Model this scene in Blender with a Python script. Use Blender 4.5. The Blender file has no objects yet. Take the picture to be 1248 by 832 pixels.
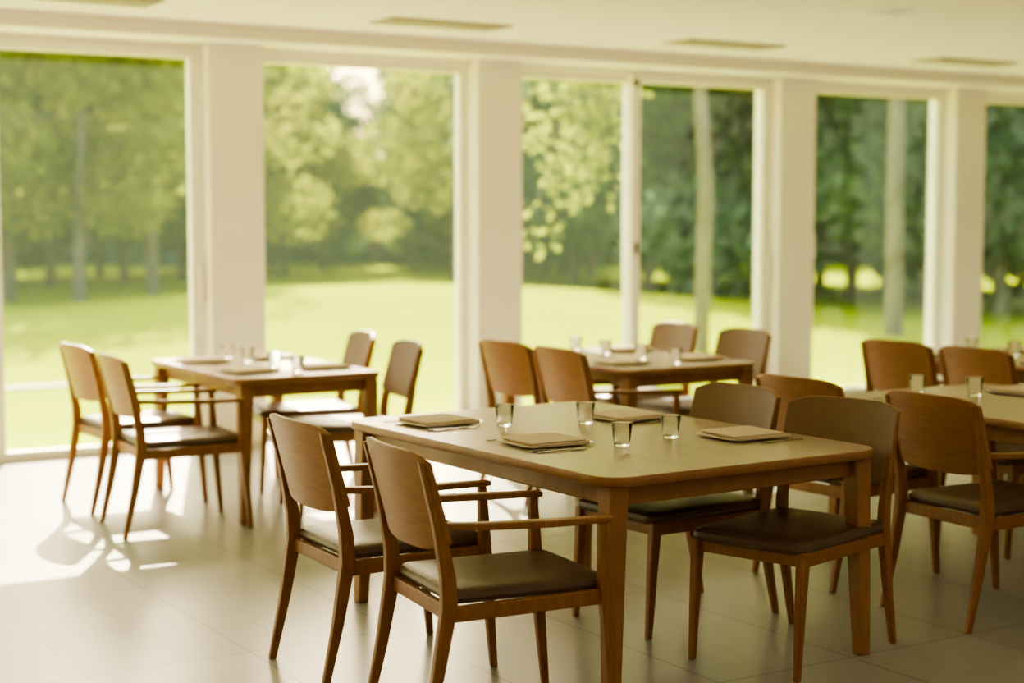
import bpy, bmesh, math, random
from mathutils import Vector, Matrix
random.seed(7)
scene = bpy.context.scene
COL = scene.collection
R = math.radians

# ------------------------------------------------------------------ materials
def new_mat(name):
    m = bpy.data.materials.new(name); m.use_nodes = True
    nt = m.node_tree
    for n in list(nt.nodes): nt.nodes.remove(n)
    out = nt.nodes.new('ShaderNodeOutputMaterial')
    return m, nt, out

def principled(name, col, rough=0.5, metal=0.0, noise=None, bump=0.0, bscale=40, spec=0.5, coat=0.0):
    m, nt, out = new_mat(name)
    p = nt.nodes.new('ShaderNodeBsdfPrincipled')
    p.inputs['Base Color'].default_value = (*col, 1)
    p.inputs['Roughness'].default_value = rough
    p.inputs['Metallic'].default_value = metal
    p.inputs['Specular IOR Level'].default_value = spec
    p.inputs['Coat Weight'].default_value = coat
    nt.links.new(p.outputs[0], out.inputs[0])
    tc = nt.nodes.new('ShaderNodeTexCoord')
    if noise:
        col2, scale, vec = noise
        mp = nt.nodes.new('ShaderNodeMapping'); mp.inputs['Scale'].default_value = vec
        nz = nt.nodes.new('ShaderNodeTexNoise'); nz.inputs['Scale'].default_value = scale
        nz.inputs['Detail'].default_value = 5
        rp = nt.nodes.new('ShaderNodeValToRGB')
        rp.color_ramp.elements[0].position = .3; rp.color_ramp.elements[1].position = .7
        rp.color_ramp.elements[0].color = (*col, 1); rp.color_ramp.elements[1].color = (*col2, 1)
        nt.links.new(tc.outputs['Object'], mp.inputs[0]); nt.links.new(mp.outputs[0], nz.inputs['Vector'])
        nt.links.new(nz.outputs['Fac'], rp.inputs[0]); nt.links.new(rp.outputs[0], p.inputs['Base Color'])
    if bump:
        nb = nt.nodes.new('ShaderNodeTexNoise'); nb.inputs['Scale'].default_value = bscale
        bp = nt.nodes.new('ShaderNodeBump'); bp.inputs['Strength'].default_value = bump
        bp.inputs['Distance'].default_value = 0.01
        nt.links.new(tc.outputs['Object'], nb.inputs['Vector'])
        nt.links.new(nb.outputs['Fac'], bp.inputs['Height']); nt.links.new(bp.outputs[0], p.inputs['Normal'])
    return m

WOOD = principled('warm_wood', (.33,.15,.055), .42, noise=((.245,.105,.036), 9, (9,9,1.2)))
WOODB = principled('backrest_veneer', (.36,.175,.072), .45, noise=((.28,.13,.052), 7, (1.5,1.5,9)))
WOODT = principled('table_wood', (.36,.175,.073), .4, noise=((.295,.138,.055), 6, (5,5,1.5)))
LEATH = principled('brown_leather', (.10,.062,.043), .34, noise=((.14,.09,.063), 6, (1,1,1)), bump=.15, bscale=180)
BACKL = principled('backrest_leather', (.17,.098,.056), .5, noise=((.22,.128,.073), 5, (1,1,1)), bump=.1, bscale=180)
LAM = principled('laminate_top', (.57,.46,.37), .27, noise=((.53,.425,.335), 3, (6,1,1)))
WHITE = principled('white_frame', (.88,.83,.74), .4)
WALL = principled('plaster', (.88,.82,.72), .8, bump=.03, bscale=60)
CEIL = principled('ceiling_paint', (.88,.82,.71), .85)
VENT = principled('vent_metal', (.44,.39,.31), .6)
BLACK = principled('black_plastic', (.03,.03,.03), .4)
STEEL = principled('steel', (.34,.31,.28), .25, metal=1)
CLOTH = principled('napkin_cloth', (.78,.64,.50), .9, noise=((.70,.57,.44), 60, (1,1,1)), bump=.2, bscale=400)
PLATE = principled('porcelain', (.82,.77,.69), .15)
BARK = principled('bark', (.24,.215,.155), .9, noise=((.15,.135,.095), 5, (4,4,.6)), bump=.5, bscale=12)
PATH = principled('path_stone', (.55,.50,.40), .9)

def leaf_mat(name, c1, c2, trans):
    m, nt, out = new_mat(name)
    d = nt.nodes.new('ShaderNodeBsdfDiffuse'); t = nt.nodes.new('ShaderNodeBsdfTranslucent')
    mx = nt.nodes.new('ShaderNodeMixShader'); mx.inputs[0].default_value = trans
    tc = nt.nodes.new('ShaderNodeTexCoord'); nz = nt.nodes.new('ShaderNodeTexNoise'); nz.inputs['Scale'].default_value = .9
    nz.inputs['Detail'].default_value = 4
    rp = nt.nodes.new('ShaderNodeValToRGB'); rp.color_ramp.elements[0].position = .35; rp.color_ramp.elements[1].position = .65
    rp.color_ramp.elements[0].color = (*c1, 1); rp.color_ramp.elements[1].color = (*c2, 1)
    nt.links.new(tc.outputs['Object'], nz.inputs['Vector']); nt.links.new(nz.outputs['Fac'], rp.inputs[0])
    nt.links.new(rp.outputs[0], d.inputs[0]); nt.links.new(rp.outputs[0], t.inputs[0])
    nt.links.new(d.outputs[0], mx.inputs[1]); nt.links.new(t.outputs[0], mx.inputs[2]); nt.links.new(mx.outputs[0], out.inputs[0])
    return m
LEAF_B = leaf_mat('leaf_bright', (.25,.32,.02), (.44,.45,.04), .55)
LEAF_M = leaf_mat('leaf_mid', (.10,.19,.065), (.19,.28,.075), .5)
LEAF_D = leaf_mat('leaf_dark', (.08,.16,.095), (.13,.22,.105), .45)  # greens lightened toward teal, outdoor haze put into the colour
HEDGE = principled('hedge_green', (.07,.13,.09), .9, noise=((.13,.22,.125), 1.3, (1,1,1)), bump=1.0, bscale=2)  # base colour lifted to imitate haze over the far planting
GRASS = principled('grass', (.30,.385,.003), .9, noise=((.37,.445,.006), .5, (1,1,1)), bump=.6, bscale=15, spec=0)

# window glass: thin sheet, transmits, reflects and scatters a little (milky veil imitating haze)
GLASS, nt, out = new_mat('window_glass')
tr = nt.nodes.new('ShaderNodeBsdfTransparent'); tr.inputs[0].default_value = (.91,.95,.90,1)
gl = nt.nodes.new('ShaderNodeBsdfGlossy'); gl.inputs['Roughness'].default_value = .02; gl.inputs[0].default_value = (.9,1,.97,1)
ts = nt.nodes.new('ShaderNodeBsdfTranslucent'); ts.inputs[0].default_value = (.68,.90,.74,1)
fr = nt.nodes.new('ShaderNodeFresnel'); fr.inputs[0].default_value = 1.45
mx = nt.nodes.new('ShaderNodeMixShader'); m2 = nt.nodes.new('ShaderNodeMixShader'); m2.inputs[0].default_value=.017
nt.links.new(tr.outputs[0], m2.inputs[1]); nt.links.new(ts.outputs[0], m2.inputs[2])
nt.links.new(fr.outputs[0], mx.inputs[0]); nt.links.new(m2.outputs[0], mx.inputs[1]); nt.links.new(gl.outputs[0], mx.inputs[2])
nt.links.new(mx.outputs[0], out.inputs[0])

TUMB, nt, out = new_mat('tumbler_glass')
g = nt.nodes.new('ShaderNodeBsdfGlass'); g.inputs['Roughness'].default_value = 0; g.inputs['IOR'].default_value = 1.45
g.inputs[0].default_value = (.98,.99,.98,1)
nt.links.new(g.outputs[0], out.inputs[0])

# floor tiles
TILE, nt, out = new_mat('floor_tile')
p = nt.nodes.new('ShaderNodeBsdfPrincipled'); p.inputs['Roughness'].default_value = .29
tc = nt.nodes.new('ShaderNodeTexCoord'); mp = nt.nodes.new('ShaderNodeMapping')
mp.inputs['Location'].default_value = (-.4, -.55, 0)
bk = nt.nodes.new('ShaderNodeTexBrick'); bk.offset = 0; bk.squash = 1
bk.inputs['Scale'].default_value = 1; bk.inputs['Mortar Size'].default_value = .005; bk.inputs['Mortar Smooth'].default_value = .1
bk.inputs['Brick Width'].default_value = .6; bk.inputs['Row Height'].default_value = 1.2
bk.inputs['Color1'].default_value = (.41,.41,.375,1); bk.inputs['Color2'].default_value = (.385,.385,.35,1)
bk.inputs['Mortar'].default_value = (.23,.228,.205,1)
nz = nt.nodes.new('ShaderNodeTexNoise'); nz.inputs['Scale'].default_value = 3; nz.inputs['Detail'].default_value = 6
mm = nt.nodes.new('ShaderNodeMix'); mm.data_type = 'RGBA'; mm.blend_type = 'MULTIPLY'; mm.inputs[0].default_value = .25
nt.links.new(tc.outputs['Object'], mp.inputs[0]); nt.links.new(mp.outputs[0], bk.inputs['Vector']); nt.links.new(tc.outputs['Object'], nz.inputs['Vector'])
nt.links.new(bk.outputs['Color'], mm.inputs[6]); nt.links.new(nz.outputs['Fac'], mm.inputs[7])
nt.links.new(mm.outputs[2], p.inputs['Base Color']); nt.links.new(p.outputs[0], out.inputs[0])

def emis(name, col, s):
    m, nt, out = new_mat(name)
    e = nt.nodes.new('ShaderNodeEmission'); e.inputs[0].default_value = (*col,1); e.inputs[1].default_value = s
    nt.links.new(e.outputs[0], out.inputs[0]); return m

# ------------------------------------------------------------------ mesh builder
class MB:
    def __init__(s): s.v=[]; s.f=[]; s.m=[]; s.mats=[]
    def mi(s, mat):
        if mat not in s.mats: s.mats.append(mat)
        return s.mats.index(mat)
    def add(s, vs, fs, mat):
        o=len(s.v); s.v += [tuple(v) for v in vs]; k=s.mi(mat)
        for f in fs: s.f.append([i+o for i in f]); s.m.append(k)
    def box(s, x0,x1,y0,y1,z0,z1,mat):
        vs=[(x,y,z) for x in (x0,x1) for y in (y0,y1) for z in (z0,z1)]
        s.add(vs,[(0,1,3,2),(4,6,7,5),(0,4,5,1),(2,3,7,6),(0,2,6,4),(1,5,7,3)],mat)
    def beam(s, pts, secs, mat, a=(1,0,0), b=(0,1,0)):
        a=Vector(a); b=Vector(b); vs=[]; fs=[]
        for p,(ha,hb) in zip(pts,secs):
            p=Vector(p)
            vs += [p-a*ha-b*hb, p+a*ha-b*hb, p+a*ha+b*hb, p-a*ha+b*hb]
        n=len(pts)
        for i in range(n-1):
            for k in range(4):
                k2=(k+1)%4; fs.append((4*i+k,4*i+k2,4*i+4+k2,4*i+4+k))
        fs.append((3,2,1,0)); e=4*(n-1); fs.append((e,e+1,e+2,e+3))
        s.add(vs,fs,mat)
    def slab(s, cx,cy,lx,ly,r,layers,mat,topmat=None,seg=5):
        def ring(z,ins):
            out=[]; hx=lx/2-ins; hy=ly/2-ins; rr=max(r-ins,.002)
            for (sx,sy,a0) in ((1,1,0),(-1,1,90),(-1,-1,180),(1,-1,270)):
                for i in range(seg+1):
                    a=R(a0+90*i/seg)
                    out.append((cx+sx*(hx-rr)+rr*math.cos(a), cy+sy*(hy-rr)+rr*math.sin(a), z))
            return out
        n=4*(seg+1); vs=[]
        for z,i in layers: vs+=ring(z,i)
        fs=[]; L=len(layers)
        for l in range(L-1):
            for k in range(n):
                k2=(k+1)%n; fs.append((l*n+k,l*n+k2,(l+1)*n+k2,(l+1)*n+k))
        s.add(vs,fs+[tuple(reversed(range(n)))],mat)
        s.add(vs[(L-1)*n:],[tuple(range(n))],topmat or mat)
    def lathe(s, prof, mat, seg=28, c=(0,0,0)):
        vs=[]; fs=[]
        for r,z in prof:
            for k in range(seg):
                a=2*math.pi*k/seg; vs.append((c[0]+r*math.cos(a),c[1]+r*math.sin(a),c[2]+z))
        for i in range(len(prof)-1):
            for k in range(seg):
                k2=(k+1)%seg; fs.append((i*seg+k,i*seg+k2,(i+1)*seg+k2,(i+1)*seg+k))
        s.add(vs,fs,mat)
    def mesh(s,name,smooth=False):
        me=bpy.data.meshes.new(name); me.from_pydata(s.v,[],s.f)
        for m in s.mats: me.materials.append(m)
        me.polygons.foreach_set('material_index',s.m)
        me.validate(); me.update()
        bm=bmesh.new(); bm.from_mesh(me); bmesh.ops.recalc_face_normals(bm,faces=bm.faces); bm.to_mesh(me); bm.free()
        if smooth: me.polygons.foreach_set('use_smooth',[True]*len(me.polygons))
        return me

def obj(name, me, loc=(0,0,0), rz=0, bevel=0, parent=None):
    o=bpy.data.objects.new(name,me); COL.objects.link(o); o.location=loc; o.rotation_euler=(0,0,rz)
    if bevel:
        b=o.modifiers.new('bevel','BEVEL'); b.width=bevel; b.segments=3; b.limit_method='ANGLE'; b.angle_limit=R(40)
    if parent: o.parent=parent
    return o
def smooth_by_angle(me, ang=35):
    me.polygons.foreach_set('use_smooth',[True]*len(me.polygons))
    bm=bmesh.new(); bm.from_mesh(me)
    for e in bm.edges:
        if len(e.link_faces)==2 and e.calc_face_angle(0)>R(ang): e.smooth=False
    bm.to_mesh(me); bm.free()

# ------------------------------------------------------------------ room
GY=10.42
PILL=[(-3.97,-3.58),(-1.04,-.65),(1.04,1.43),(3.96,4.35),(6.04,6.43),(8.96,9.35),(11.03,11.41),(13.95,14.34),(16.03,16.42),(18.95,19.34)]
XL,XR,YB=-3.97,19.34,-3.0
mb=MB(); mb.box(XL-.1,XR+.1,YB-.1,10.55,-.12,0,TILE); obj('floor',mb.mesh('floor'))
mb=MB(); mb.box(XL-.1,XR+.1,YB-.1,9.78,2.80,2.95,CEIL); mb.box(XL-.1,XR+.1,9.78,10.55,2.72,2.95,CEIL); obj('ceiling',mb.mesh('ceiling'))
mb=MB(); mb.box(XL-.15,XL,YB,10.5,0,2.8,WALL); obj('wall_west',mb.mesh('wall_west'))
mb=MB(); mb.box(XR,XR+.15,YB,10.5,0,2.8,WALL); obj('wall_east',mb.mesh('wall_east'))
mb=MB(); mb.box(XL-.15,XR+.15,YB-.15,YB,0,2.8,WALL); obj('wall_south',mb.mesh('wall_south'))
mb=MB()
mb.box(XL,XR,10.34,10.55,2.685,2.72,WALL)
for a,b in PILL: mb.box(a,b,10.22,10.55,0,2.72,WALL)
obj('wall_north',mb.mesh('wall_north'),bevel=.006)
mb=MB(); mb.box(XL,XR,9.775,9.79,2.70,2.735,CEIL); obj('trim_1',mb.mesh('trim_1'),bevel=.004)

def window(i,a,b,double):
    root=bpy.data.objects.new('window_%d'%i,None); COL.objects.link(root); root.location=((a+b)/2,GY,0)
    mb=MB(); w=b-a
    z0,z1=.065,2.625
    def fr(x0,x1,yo=0,t=.05):
        mb.box(x0,x1,yo-.04,yo+.04,0.0,z0,WHITE); mb.box(x0,x1,yo-.04,yo+.04,z1,2.69,WHITE)
        mb.box(x0,x0+t,yo-.04,yo+.04,z0,z1,WHITE); mb.box(x1-t,x1,yo-.04,yo+.04,z0,z1,WHITE)
    gb=MB()
    if double:
        sp=-w*.05+.0
        fr(-w/2,sp+.05,0.05,.06); fr(sp-.045,w/2,-.045,.085)
        gb.add([(-w/2+.06,.05,z0),(sp,.05,z0),(sp,.05,z1),(-w/2+.06,.05,z1)],[(0,1,2,3)],GLASS)
        gb.add([(sp+.04,-.045,z0),(w/2-.085,-.045,z0),(w/2-.085,-.045,z1),(sp+.04,-.045,z1)],[(0,1,2,3)],GLASS)
        mb.box(w/2-.055,w/2-.03,-.125,-.105,.98,1.24,WHITE); mb.box(w/2-.052,w/2-.034,-.11,-.08,1.0,1.03,WHITE); mb.box(w/2-.052,w/2-.034,-.11,-.08,1.19,1.22,WHITE)
        mb.box(sp-.03,sp+.01,-.1,-.08,z1-.03,z1+.02,BLACK)
        mb.box(sp-.025,sp+.005,-.11,-.08,1.27,1.36,STEEL)
    else:
        fr(-w/2,w/2,0,.055)
        gb.add([(-w/2+.05,0,z0),(w/2-.05,0,z0),(w/2-.05,0,z1),(-w/2+.05,0,z1)],[(0,1,2,3)],GLASS)
    obj('frame',mb.mesh('window_frame'),bevel=.004,parent=root)
    obj('glass',gb.mesh('window_pane'),parent=root)
for i in range(len(PILL)-1):
    a=PILL[i][1]; b=PILL[i+1][0]
    window(i+1,a,b,(b-a)>2)
mb=MB(); mb.box(-.035,.035,-.02,0,-.10,.10,WHITE); mb.box(-.012,.012,-.028,-.02,-.03,.03,WHITE)
obj('wall_switch',mb.mesh('wall_switch'),(9.31,10.22,1.32),bevel=.003)

def vent_mesh():
    mb=MB(); mb.box(-.44,.44,-.16,.16,-.012,0.0,VENT)
    for k in range(9):
        y=-.135+k*.03; mb.box(-.42,.42,y,y+.018,-.018,-.008,VENT)
    return mb.mesh('vent')
VM=vent_mesh()
for x in (.4,2.75,5.08,7.4,9.85,12.2): obj('ceiling_vent',VM,(x,9.05,2.80))
mb=MB(); mb.lathe([(0.001,-.02),(.10,-.022),(.11,-.012),(.15,-.014),(.16,-.006),(.20,-.008),(.215,0)],WHITE)
DM=mb.mesh('diff',True)
for x,y in ((7.07,7.17),(2.4,7.17),(4.7,3.5),(9.5,3.5)): obj('ceiling_diffuser',DM,(x,y,2.80))

# ------------------------------------------------------------------ chairs
def chair_mesh(arms):
    mb=MB(); W=.235 if arms else .215
    FX=.255 if arms else .30     # front leg top
    for s in (-1,1):
        y=s*W
        mb.beam([(-.345,y,0),(-.295,y,.22),(-.258,y,.43),(-.262,y,.52),(-.292,y,.68),(-.345,y,.865)],
                [(.013,.011),(.019,.014),(.025,.017),(.023,.016),(.018,.014),(.009,.011)],WOOD)
        if arms:
            ya=s*(W+.012)
            mb.beam([(FX+.037,ya,0),(FX+.015,ya,.25),(FX,ya,.44),(FX-.01,ya,.645)],[(.012,.011),(.018,.015),(.021,.017),(.014,.013)],WOOD)
            mb.beam([(-.292,s*(W-.002),.672),(-.15,s*(W+.014),.664),(.06,s*(W+.02),.657),(FX+.02,s*(W+.01),.652)],
                    [(.016,.011),(.021,.011),(.024,.011),(.019,.009)],WOOD,a=(0,1,0),b=(0,0,1))
        else:
            mb.beam([(FX+.03,y,0),(FX+.015,y,.25),(FX,y,.44)],[(.012,.011),(.018,.015),(.022,.018)],WOOD)
        mb.beam([(-.25,y,.405),(FX,y,.412)],[(.012,.024),(.012,.024)],WOOD,a=(0,1,0),b=(0,0,1))
    mb.beam([(FX-.003,-W,.412),(FX-.003,W,.412)],[(.012,.024)]*2,WOOD,a=(1,0,0),b=(0,0,1))
    mb.beam([(-.25,-W,.405),(-.25,W,.405)],[(.012,.024)]*2,WOOD,a=(1,0,0),b=(0,0,1))
    w=2*W-.01 if arms else 2*W+.035
    x0,x1=(-.25,.285) if arms else (-.265,.335)
    mb.slab((x0+x1)/2,0,x1-x0,w,.045,[(.428,.02),(.434,.006),(.448,0),(.462,.003),(.470,.012),(.4745,.03),(.478,.07),(.4785,.12)],LEATH)
    NU,NV=16,8; vs=[]; Wb=W+.018; T=.022
    def P(u,v,off):
        au=abs(u)**5
        z0=.585+.035*au; z1=.893-.03*au; z=z0+(z1-z0)*v
        xb=-.268-.19*max(0,(z-.6))-.02*v
        x=xb-.045*(1-u*u)+off
        return (x,u*Wb,z)
    for off in (0,T):
        for j in range(NV+1):
            for i in range(NU+1):
                vs.append(P(-1+2*i/NU,j/NV,off))
    n=(NU+1)*(NV+1); fo=[];fi=[];fe=[]
    q=lambda i,j:j*(NU+1)+i
    for j in range(NV):
        for i in range(NU):
            fo.append((q(i,j),q(i,j+1),q(i+1,j+1),q(i+1,j)))
            fi.append(tuple(n+k for k in (q(i,j),q(i+1,j),q(i+1,j+1),q(i,j+1))))
    for i in range(NU):
        fe.append((q(i,0),q(i+1,0),n+q(i+1,0),n+q(i,0))); fe.append((q(i,NV),n+q(i,NV),n+q(i+1,NV),q(i+1,NV)))
    for j in range(NV):
        fe.append((q(0,j),n+q(0,j),n+q(0,j+1),q(0,j+1))); fe.append((q(NU,j),q(NU,j+1),n+q(NU,j+1),n+q(NU,j)))
    o=len(mb.v); mb.v+=vs
    for L,mt in ((fo,WOODB),(fi,BACKL),(fe,WOODB)):
        k=mb.mi(mt)
        for f in L: mb.f.append([a+o for a in f]); mb.m.append(k)
    me=mb.mesh('armchair' if arms else 'chair'); smooth_by_angle(me,30); return me
CA=chair_mesh(True); CC=chair_mesh(False)
def armchair(x,y,yaw=0): obj('dining_armchair',CA,(x,y,0),R(yaw),bevel=.005)
def chair(x,y,yaw=180): obj('dining_chair',CC,(x,y,0),R(yaw),bevel=.005)

# ------------------------------------------------------------------ tables
def table(x0,x1,y0,y1,rad=.075,ins=.062,yaw=0):
    lx,ly=x1-x0,y1-y0; mb=MB()
    mb.slab(0,0,lx,ly,rad,[(.715,.012),(.720,.004),(.728,0),(.742,0),(.748,.003),(.75,.007)],WOODT,LAM,seg=5)
    ix,iy=lx/2-ins-.013,ly/2-ins-.013
    mb.box(-ix,ix,-iy-.011,-iy+.011,.645,.716,WOODT); mb.box(-ix,ix,iy-.011,iy+.011,.645,.716,WOODT)
    mb.box(-ix-.011,-ix+.011,-iy,iy,.645,.716,WOODT); mb.box(ix-.011,ix+.011,-iy,iy,.645,.716,WOODT)
    for sx in (-1,1):
        for sy in (-1,1):
            a=(sx*(lx/2-ins),sy*(ly/2-ins))
            mb.beam([(a[0]+sx*.02,a[1]+sy*.02,0),(a[0],a[1],.716)],[(.024,.024),(.037,.037)],WOODT)
    me=mb.mesh('dining_table'); smooth_by_angle(me,30)
    c,s=math.cos(R(yaw)),math.sin(R(yaw))
    obj('dining_table',me,(x0+c*lx/2-s*ly/2,y0+s*lx/2+c*ly/2,0),R(yaw),bevel=.006)

def cloth_mesh():
    mb=MB()
    for k,(z,dx,dy,sx,sy) in enumerate([(0,0,0,.25,.24),(.006,.006,-.004,.24,.232),(.012,-.004,.005,.235,.226)]):
        mb.slab(dx,dy,sx,sy,.014,[(z+.0004,.002),(z+.002,0),(z+.004,0),(z+.0058,.003)],CLOTH,seg=3)
    me=mb.mesh('napkin'); smooth_by_angle(me,50); return me
NAP=cloth_mesh()
mb=MB(); mb.slab(0,0,.29,.27,.05,[(.0,.05),(.002,.045),(.009,.006),(.0115,0),(.0125,.001),(.0115,.006),(.0055,.045)],PLATE,seg=6)
PLM=mb.mesh('plate'); smooth_by_angle(PLM,50)
def fork_mesh():
    mb=MB()
    mb.beam([(-.10,0,.003),(-.06,0,.004),(.02,0,.005),(.045,0,.004)],[(.006,.0014),(.005,.0016),(.003,.0016),(.009,.0014)],STEEL,a=(0,1,0),b=(0,0,1))
    mb.beam([(.045,0,.004),(.062,0,.003)],[(.011,.001),(.012,.001)],STEEL,a=(0,1,0),b=(0,0,1))
    for k in range(4): 
        y=-.0105+.007*k; mb.beam([(.06,y,.003),(.10,y*.9,.006)],[(.0018,.001),(.001,.0008)],STEEL,a=(0,1,0),b=(0,0,1))
    return mb.mesh('fork')
def knife_mesh():
    mb=MB()
    mb.beam([(-.11,0,.004),(-.05,0,.004),(.0,0,.004)],[(.0075,.003),(.007,.003),(.0055,.0025)],STEEL,a=(0,1,0),b=(0,0,1))
    mb.beam([(0,0,.003),(.03,.001,.003),(.08,.001,.003),(.115,-.004,.003)],[(.007,.001),(.010,.001),(.010,.001),(.002,.0006)],STEEL,a=(0,1,0),b=(0,0,1))
    return mb.mesh('knife')
FK=fork_mesh(); KN=knife_mesh()
mb=MB(); mb.lathe([(.0005,.001),(.026,.001),(.029,.004),(.0385,.086),(.0375,.088),(.0362,.086),(.0275,.016),(.025,.013),(.0005,.012)],TUMB,seg=36)
TM=mb.mesh('tumbler',True)
def setting(x,y,side,yaw=0,top=.75):
    c=math.cos(R(yaw)); s_=math.sin(R(yaw))
    obj('dinner_plate',PLM,(x,y,top+.0003),R(yaw))
    obj('folded_napkin',NAP,(x,y,top+.0062),R(yaw+random.uniform(-3,3)))
    base=0 if side<0 else 180
    for me,dy,nm in ((FK,.168,'dinner_fork'),(KN,-.160,'dinner_knife'),(FK,-.188,'dinner_fork')):
        yy=dy*(1 if side<0 else -1); xx=side*.045
        obj(nm,me,(x+c*xx-s_*yy,y+s_*xx+c*yy,top+.0005),R(yaw+base+random.uniform(-2,2)))
def tumbler(x,y,top=.75): obj('water_glass',TM,(x,y,top+.0003),random.random()*6)

# foreground table
table(2.88,4.12,4.07,5.87,.11,.075,1.8)
armchair(2.57,4.24,-7); armchair(2.57,4.98,-2)
chair(3.88,4.32,197); chair(3.84,4.97,185)
setting(3.09,5.54,-1,5); setting(3.14,4.84,-1,-1); setting(3.82,5.27,1,5); setting(3.87,4.60,1,-2)
tumbler(3.27,5.33); tumbler(3.58,5.22); tumbler(3.34,4.64); tumbler(3.62,4.72)
def small_table(x0,x1,y0,y1,glasses=True):
    table(x0,x1,y0,y1)
    ym=(y0+y1)/2; q=(y1-y0)*.25
    for sy in (-1,1):
        setting(x0+.20,ym+sy*q,-1,random.uniform(-4,4)); setting(x1-.20,ym+sy*q,1,random.uniform(-4,4))
        if glasses: tumbler((x0+x1)/2-.005,ym+sy*q-.16); tumbler((x0+x1)/2+.005,ym+sy*q+.17)
small_table(3.07,3.90,7.58,8.94)
armchair(2.83,7.78,-4); armchair(2.87,8.55,2)
chair(3.80,7.80,170); chair(3.90,8.56,170)
small_table(5.02,5.95,6.93,8.28)
armchair(4.95,7.54,2); armchair(4.95,6.97,-2)
chair(5.98,7.50,180); chair(5.98,8.2,178)
small_table(5.10,6.15,3.75,5.50,False)
tumbler(5.66,5.10); tumbler(5.50,5.30); tumbler(5.6,4.3); tumbler(5.75,4.75)
armchair(4.97,4.38,-3); armchair(4.97,5.18,3)
chair(6.10,5.2,180); chair(6.10,4.4,180)
small_table(6.98,8.0,5.6,6.95)
armchair(6.80,6.42,3); armchair(6.80,5.82,-2)
chair(8.1,6.6,180); chair(8.1,5.95,180)

# ------------------------------------------------------------------ garden
def gh(x,y):
    dx,dy=x-11.6,y-22.5
    return -.06+.55*math.exp(-(dx*dx/40+dy*dy/22))
mb=MB(); NX,NY=90,90; vs=[];fs=[]
for j in range(NY+1):
    for i in range(NX+1):
        x=-25+i*100/NX; y=10.56+(j/NY)**1.4*70; vs.append((x,y,gh(x,y)))
for j in range(NY):
    for i in range(NX):
        a=j*(NX+1)+i; fs.append((a,a+1,a+NX+2,a+NX+1))
mb.add(vs,fs,GRASS); obj('lawn',mb.mesh('lawn',True))
mb=MB(); mb.box(-6,4.9,15.1,15.4,-.06,-.03,PATH); obj('garden_path',mb.mesh('garden_path'),bevel=.01)

def leaves(mb,c,rad,n,size,mat):
    vs=[];fs=[]
    for _ in range(n):
        while True:
            d=Vector((random.uniform(-1,1),random.uniform(-1,1),random.uniform(-1,1)))
            if .02<d.length<1: break
        d=d.normalized()*(d.length**.5)
        p=Vector(c)+Vector((d.x*rad[0],d.y*rad[1],d.z*rad[2]))
        a=Vector((random.gauss(0,1),random.gauss(0,1),random.gauss(0,1)-.5)).normalized()
        b=a.cross(Vector((random.gauss(0,1),random.gauss(0,1),random.gauss(0,1)))).normalized()
        s=size*random.uniform(.6,1.3); o=len(vs)
        vs+=[p,p+a*s*.5+b*s*.32,p+a*s,p+a*s*.5-b*s*.32]; fs.append((o,o+1,o+2,o+3))
    mb.add(vs,fs,mat)
def tube(mb,pts,rad,mat,seg=8):
    vs=[];fs=[]
    for p,r in zip(pts,rad):
        for k in range(seg):
            a=2*math.pi*k/seg; vs.append((p[0]+r*math.cos(a),p[1]+r*math.sin(a),p[2]))
    for i in range(len(pts)-1):
        for k in range(seg):
            k2=(k+1)%seg; fs.append((i*seg+k,i*seg+k2,(i+1)*seg+k2,(i+1)*seg+k))
    mb.add(vs,fs,mat)
def tree_mesh(name,mat,zlo,zhi,rad,nblob,nleaf,size):
    mb=MB(); H=zhi-.8
    lean=random.uniform(-.3,.3)
    tube(mb,[(0,0,-.2),(lean*.2,0,H*.3),(lean*.6,.1,H*.65),(lean,.1,H)],[.13,.10,.07,.03],BARK)
    for _ in range(nblob):
        zc=random.uniform(zlo,zhi); f=1-.45*((zc-zlo)/(zhi-zlo))
        a=random.uniform(0,2*math.pi); r=rad*f*math.sqrt(random.random())
        c=(r*math.cos(a),r*math.sin(a),zc)
        tube(mb,[(lean*.4,0,max(.8,zc-.9)),(c[0]*.5,c[1]*.5,zc-.4),(c[0],c[1],zc)],[.04,.03,.012],BARK,5)
        rr=random.uniform(.6,1.1); leaves(mb,c,(rr*1.2,rr*1.2,rr*.8),nleaf,size,mat)
    return mb.mesh(name)
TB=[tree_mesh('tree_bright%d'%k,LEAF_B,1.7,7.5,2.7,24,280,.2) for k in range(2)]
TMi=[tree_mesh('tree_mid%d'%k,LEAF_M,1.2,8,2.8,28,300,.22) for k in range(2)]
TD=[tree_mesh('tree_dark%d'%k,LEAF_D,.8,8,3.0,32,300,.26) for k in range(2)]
def az(px): return R(31.8)+math.atan((px-624)/1960)
def plant(me,px,D,sc=1.0):
    a=az(px); x,y=D*math.sin(a),D*math.cos(a)
    o=obj('tree',me,(x,y,gh(x,y)),random.uniform(0,6.28)); o.scale=(sc,sc,sc)
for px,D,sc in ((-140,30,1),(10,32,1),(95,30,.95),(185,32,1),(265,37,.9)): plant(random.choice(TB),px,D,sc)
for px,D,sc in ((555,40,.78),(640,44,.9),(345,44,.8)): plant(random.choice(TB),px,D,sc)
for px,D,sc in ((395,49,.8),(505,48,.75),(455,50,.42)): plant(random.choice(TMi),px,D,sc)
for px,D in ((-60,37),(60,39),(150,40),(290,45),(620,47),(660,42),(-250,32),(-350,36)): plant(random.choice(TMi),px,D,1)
for px,D in ((700,37),(790,35),(870,33),(950,31),(1040,30),(1130,29),(1220,28),(1320,28),(1420,29),(1540,29),(1670,30)): plant(random.choice(TMi+TD),px,D,1)
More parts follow.
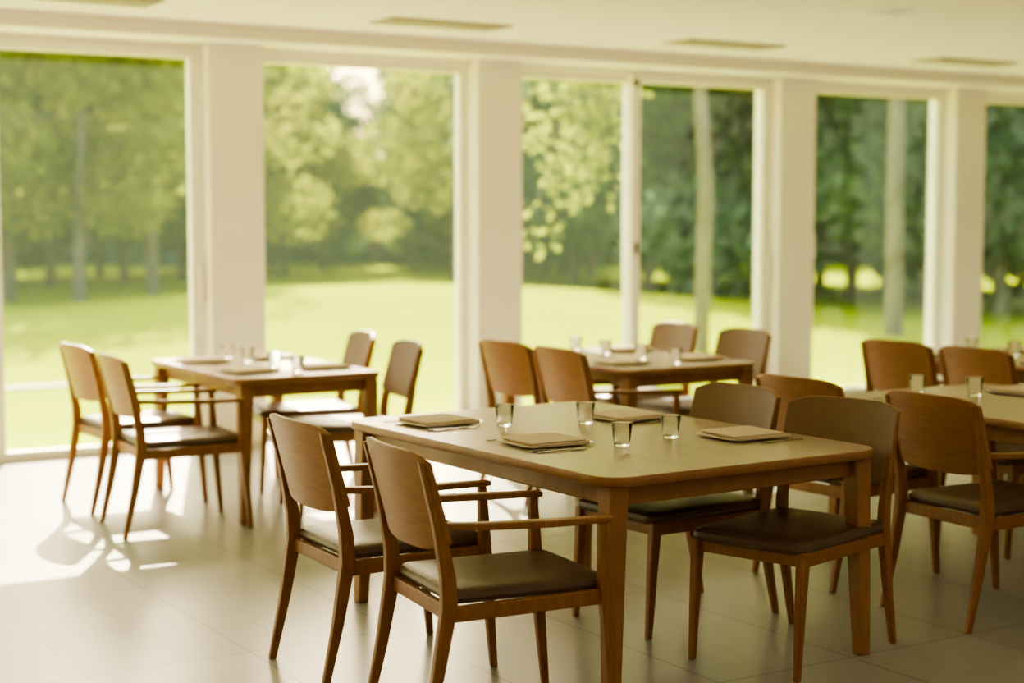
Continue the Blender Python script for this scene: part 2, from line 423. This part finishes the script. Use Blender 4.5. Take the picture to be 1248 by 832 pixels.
for px,D in ((-200,40),(0,44),(120,45),(220,44),(330,49),(570,50),(620,49),(720,43),(830,41),(920,39),(1000,37),(1080,36),(1170,35),(1270,35),(1370,36),(1500,36)): plant(random.choice(TD),px,D,1)

# overhanging near tree with drooping sunlit branches
mb=MB()
tube(mb,[(0,0,-.2),(.05,0,2),(-.1,.1,4.2),(-.2,.2,6.5)],[.10,.09,.07,.05],BARK,10)
for k in range(20):
    L=random.uniform(1.3,2.8); a=R(random.uniform(130,205))
    h=random.uniform(3.8,6.4)
    pts=[]
    for i in range(8):
        t=i/7; pts.append((L*t*math.cos(a),L*t*math.sin(a),h+.6*math.sin(t*2.2)-2.6*t*t*random.uniform(.8,1.1)))
    tube(mb,pts,[.05*(1-.85*i/7) for i in range(8)],BARK,5)
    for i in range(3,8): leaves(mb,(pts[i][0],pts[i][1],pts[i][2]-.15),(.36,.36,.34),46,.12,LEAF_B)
a=az(855); D=19; x,y=D*math.sin(a),D*math.cos(a)
obj('birch_tree',mb.mesh('birch_tree'),(x,y,gh(x,y)),R(-25))
mb=MB(); tube(mb,[(0,0,-.2),(.05,0,3),(0,.05,7)],[.13,.11,.08],BARK,12)
for _ in range(16):
    aa=random.random()*6.28; r=random.random()*2.4; leaves(mb,(r*math.cos(aa),r*math.sin(aa),random.uniform(4.6,8)),(1,1,.8),260,.2,LEAF_M)
a=az(1092); D=22; x,y=D*math.sin(a),D*math.cos(a); obj('tall_tree',mb.mesh('tall_tree'),(x,y,gh(x,y)),1.0)

mb=MB(); vs=[];fs=[]; NA,NZ=220,16
for j in range(NZ+1):
    for i in range(NA+1):
        t=i/NA; A=R(-12+t*82); px=624+1960*math.tan(A-R(31.8))
        H=7.5+1.2*math.sin(t*37)+.8*math.sin(t*91)
        g=math.exp(-((px-455)/24)**2); H=H*(1-g)+2.6*g
        Dd=54+1.2*math.sin(t*60)+1.0*math.sin(t*143+j)+.8*random.random()+j/NZ*1.5
        vs.append((Dd*math.sin(A),Dd*math.cos(A),-.3+H*j/NZ+.25*random.random()))
for j in range(NZ):
    for i in range(NA):
        a=j*(NA+1)+i; fs.append((a,a+1,a+NA+2,a+NA+1))
mb.add(vs,fs,HEDGE); obj('hedge',mb.mesh('hedge'))

# ------------------------------------------------------------------ light
w=bpy.data.worlds.new('world'); scene.world=w; w.use_nodes=True; nt=w.node_tree
bg=nt.nodes['Background']; sky=nt.nodes.new('ShaderNodeTexSky'); sky.sky_type='NISHITA'; sky.sun_disc=False
sky.sun_elevation=R(35); sky.sun_rotation=R(22); sky.air_density=1.2; sky.dust_density=5
wm=nt.nodes.new('ShaderNodeMix'); wm.data_type='RGBA'; wm.blend_type='MULTIPLY'; wm.inputs[0].default_value=1
wm.inputs[7].default_value=(1,.93,.79,1)
nt.links.new(sky.outputs[0],wm.inputs[6]); nt.links.new(wm.outputs[2],bg.inputs[0]); bg.inputs[1].default_value=.34
sl=bpy.data.lights.new('sun','SUN'); sl.energy=12.5; sl.angle=R(.6); sl.color=(1,.86,.62)
so=bpy.data.objects.new('sun',sl); COL.objects.link(so)
so.rotation_euler=Vector((.40,1,.738)).to_track_quat('Z','Y').to_euler(); so.location=(10,30,20)

EM=emis('fill_panel_glow',(1,.82,.60),.62)  # glow for added, unseen overhead panels that lift the room's fill light
mb=MB(); mb.box(-1.24,1.24,-.64,.64,-.03,0,WHITE); mb.box(-1.2,1.2,-.6,.6,-.034,-.03,EM)
PM=mb.mesh('added_fill_panel')
for x in (-1.8,1.5,4.8,8.1,11.4):
    for y in (-1.2,1.4): obj('added_fill_panel',PM,(x,y,2.80))

# ------------------------------------------------------------------ camera
cd=bpy.data.cameras.new('camera'); cam=bpy.data.objects.new('camera',cd); COL.objects.link(cam)
cd.sensor_width=36; cd.lens=1954/1248*36; cam.location=(0,0,1.575); cam.rotation_euler=(R(90-4.48),0,R(-31.8))
cd.dof.use_dof=True; cd.dof.focus_distance=5.3; cd.dof.aperture_fstop=1.4
scene.camera=cam
scene.view_settings.view_transform='AgX'
try: scene.view_settings.look='AgX - Medium High Contrast'
except Exception as e: print(e)
scene.view_settings.exposure=1.3
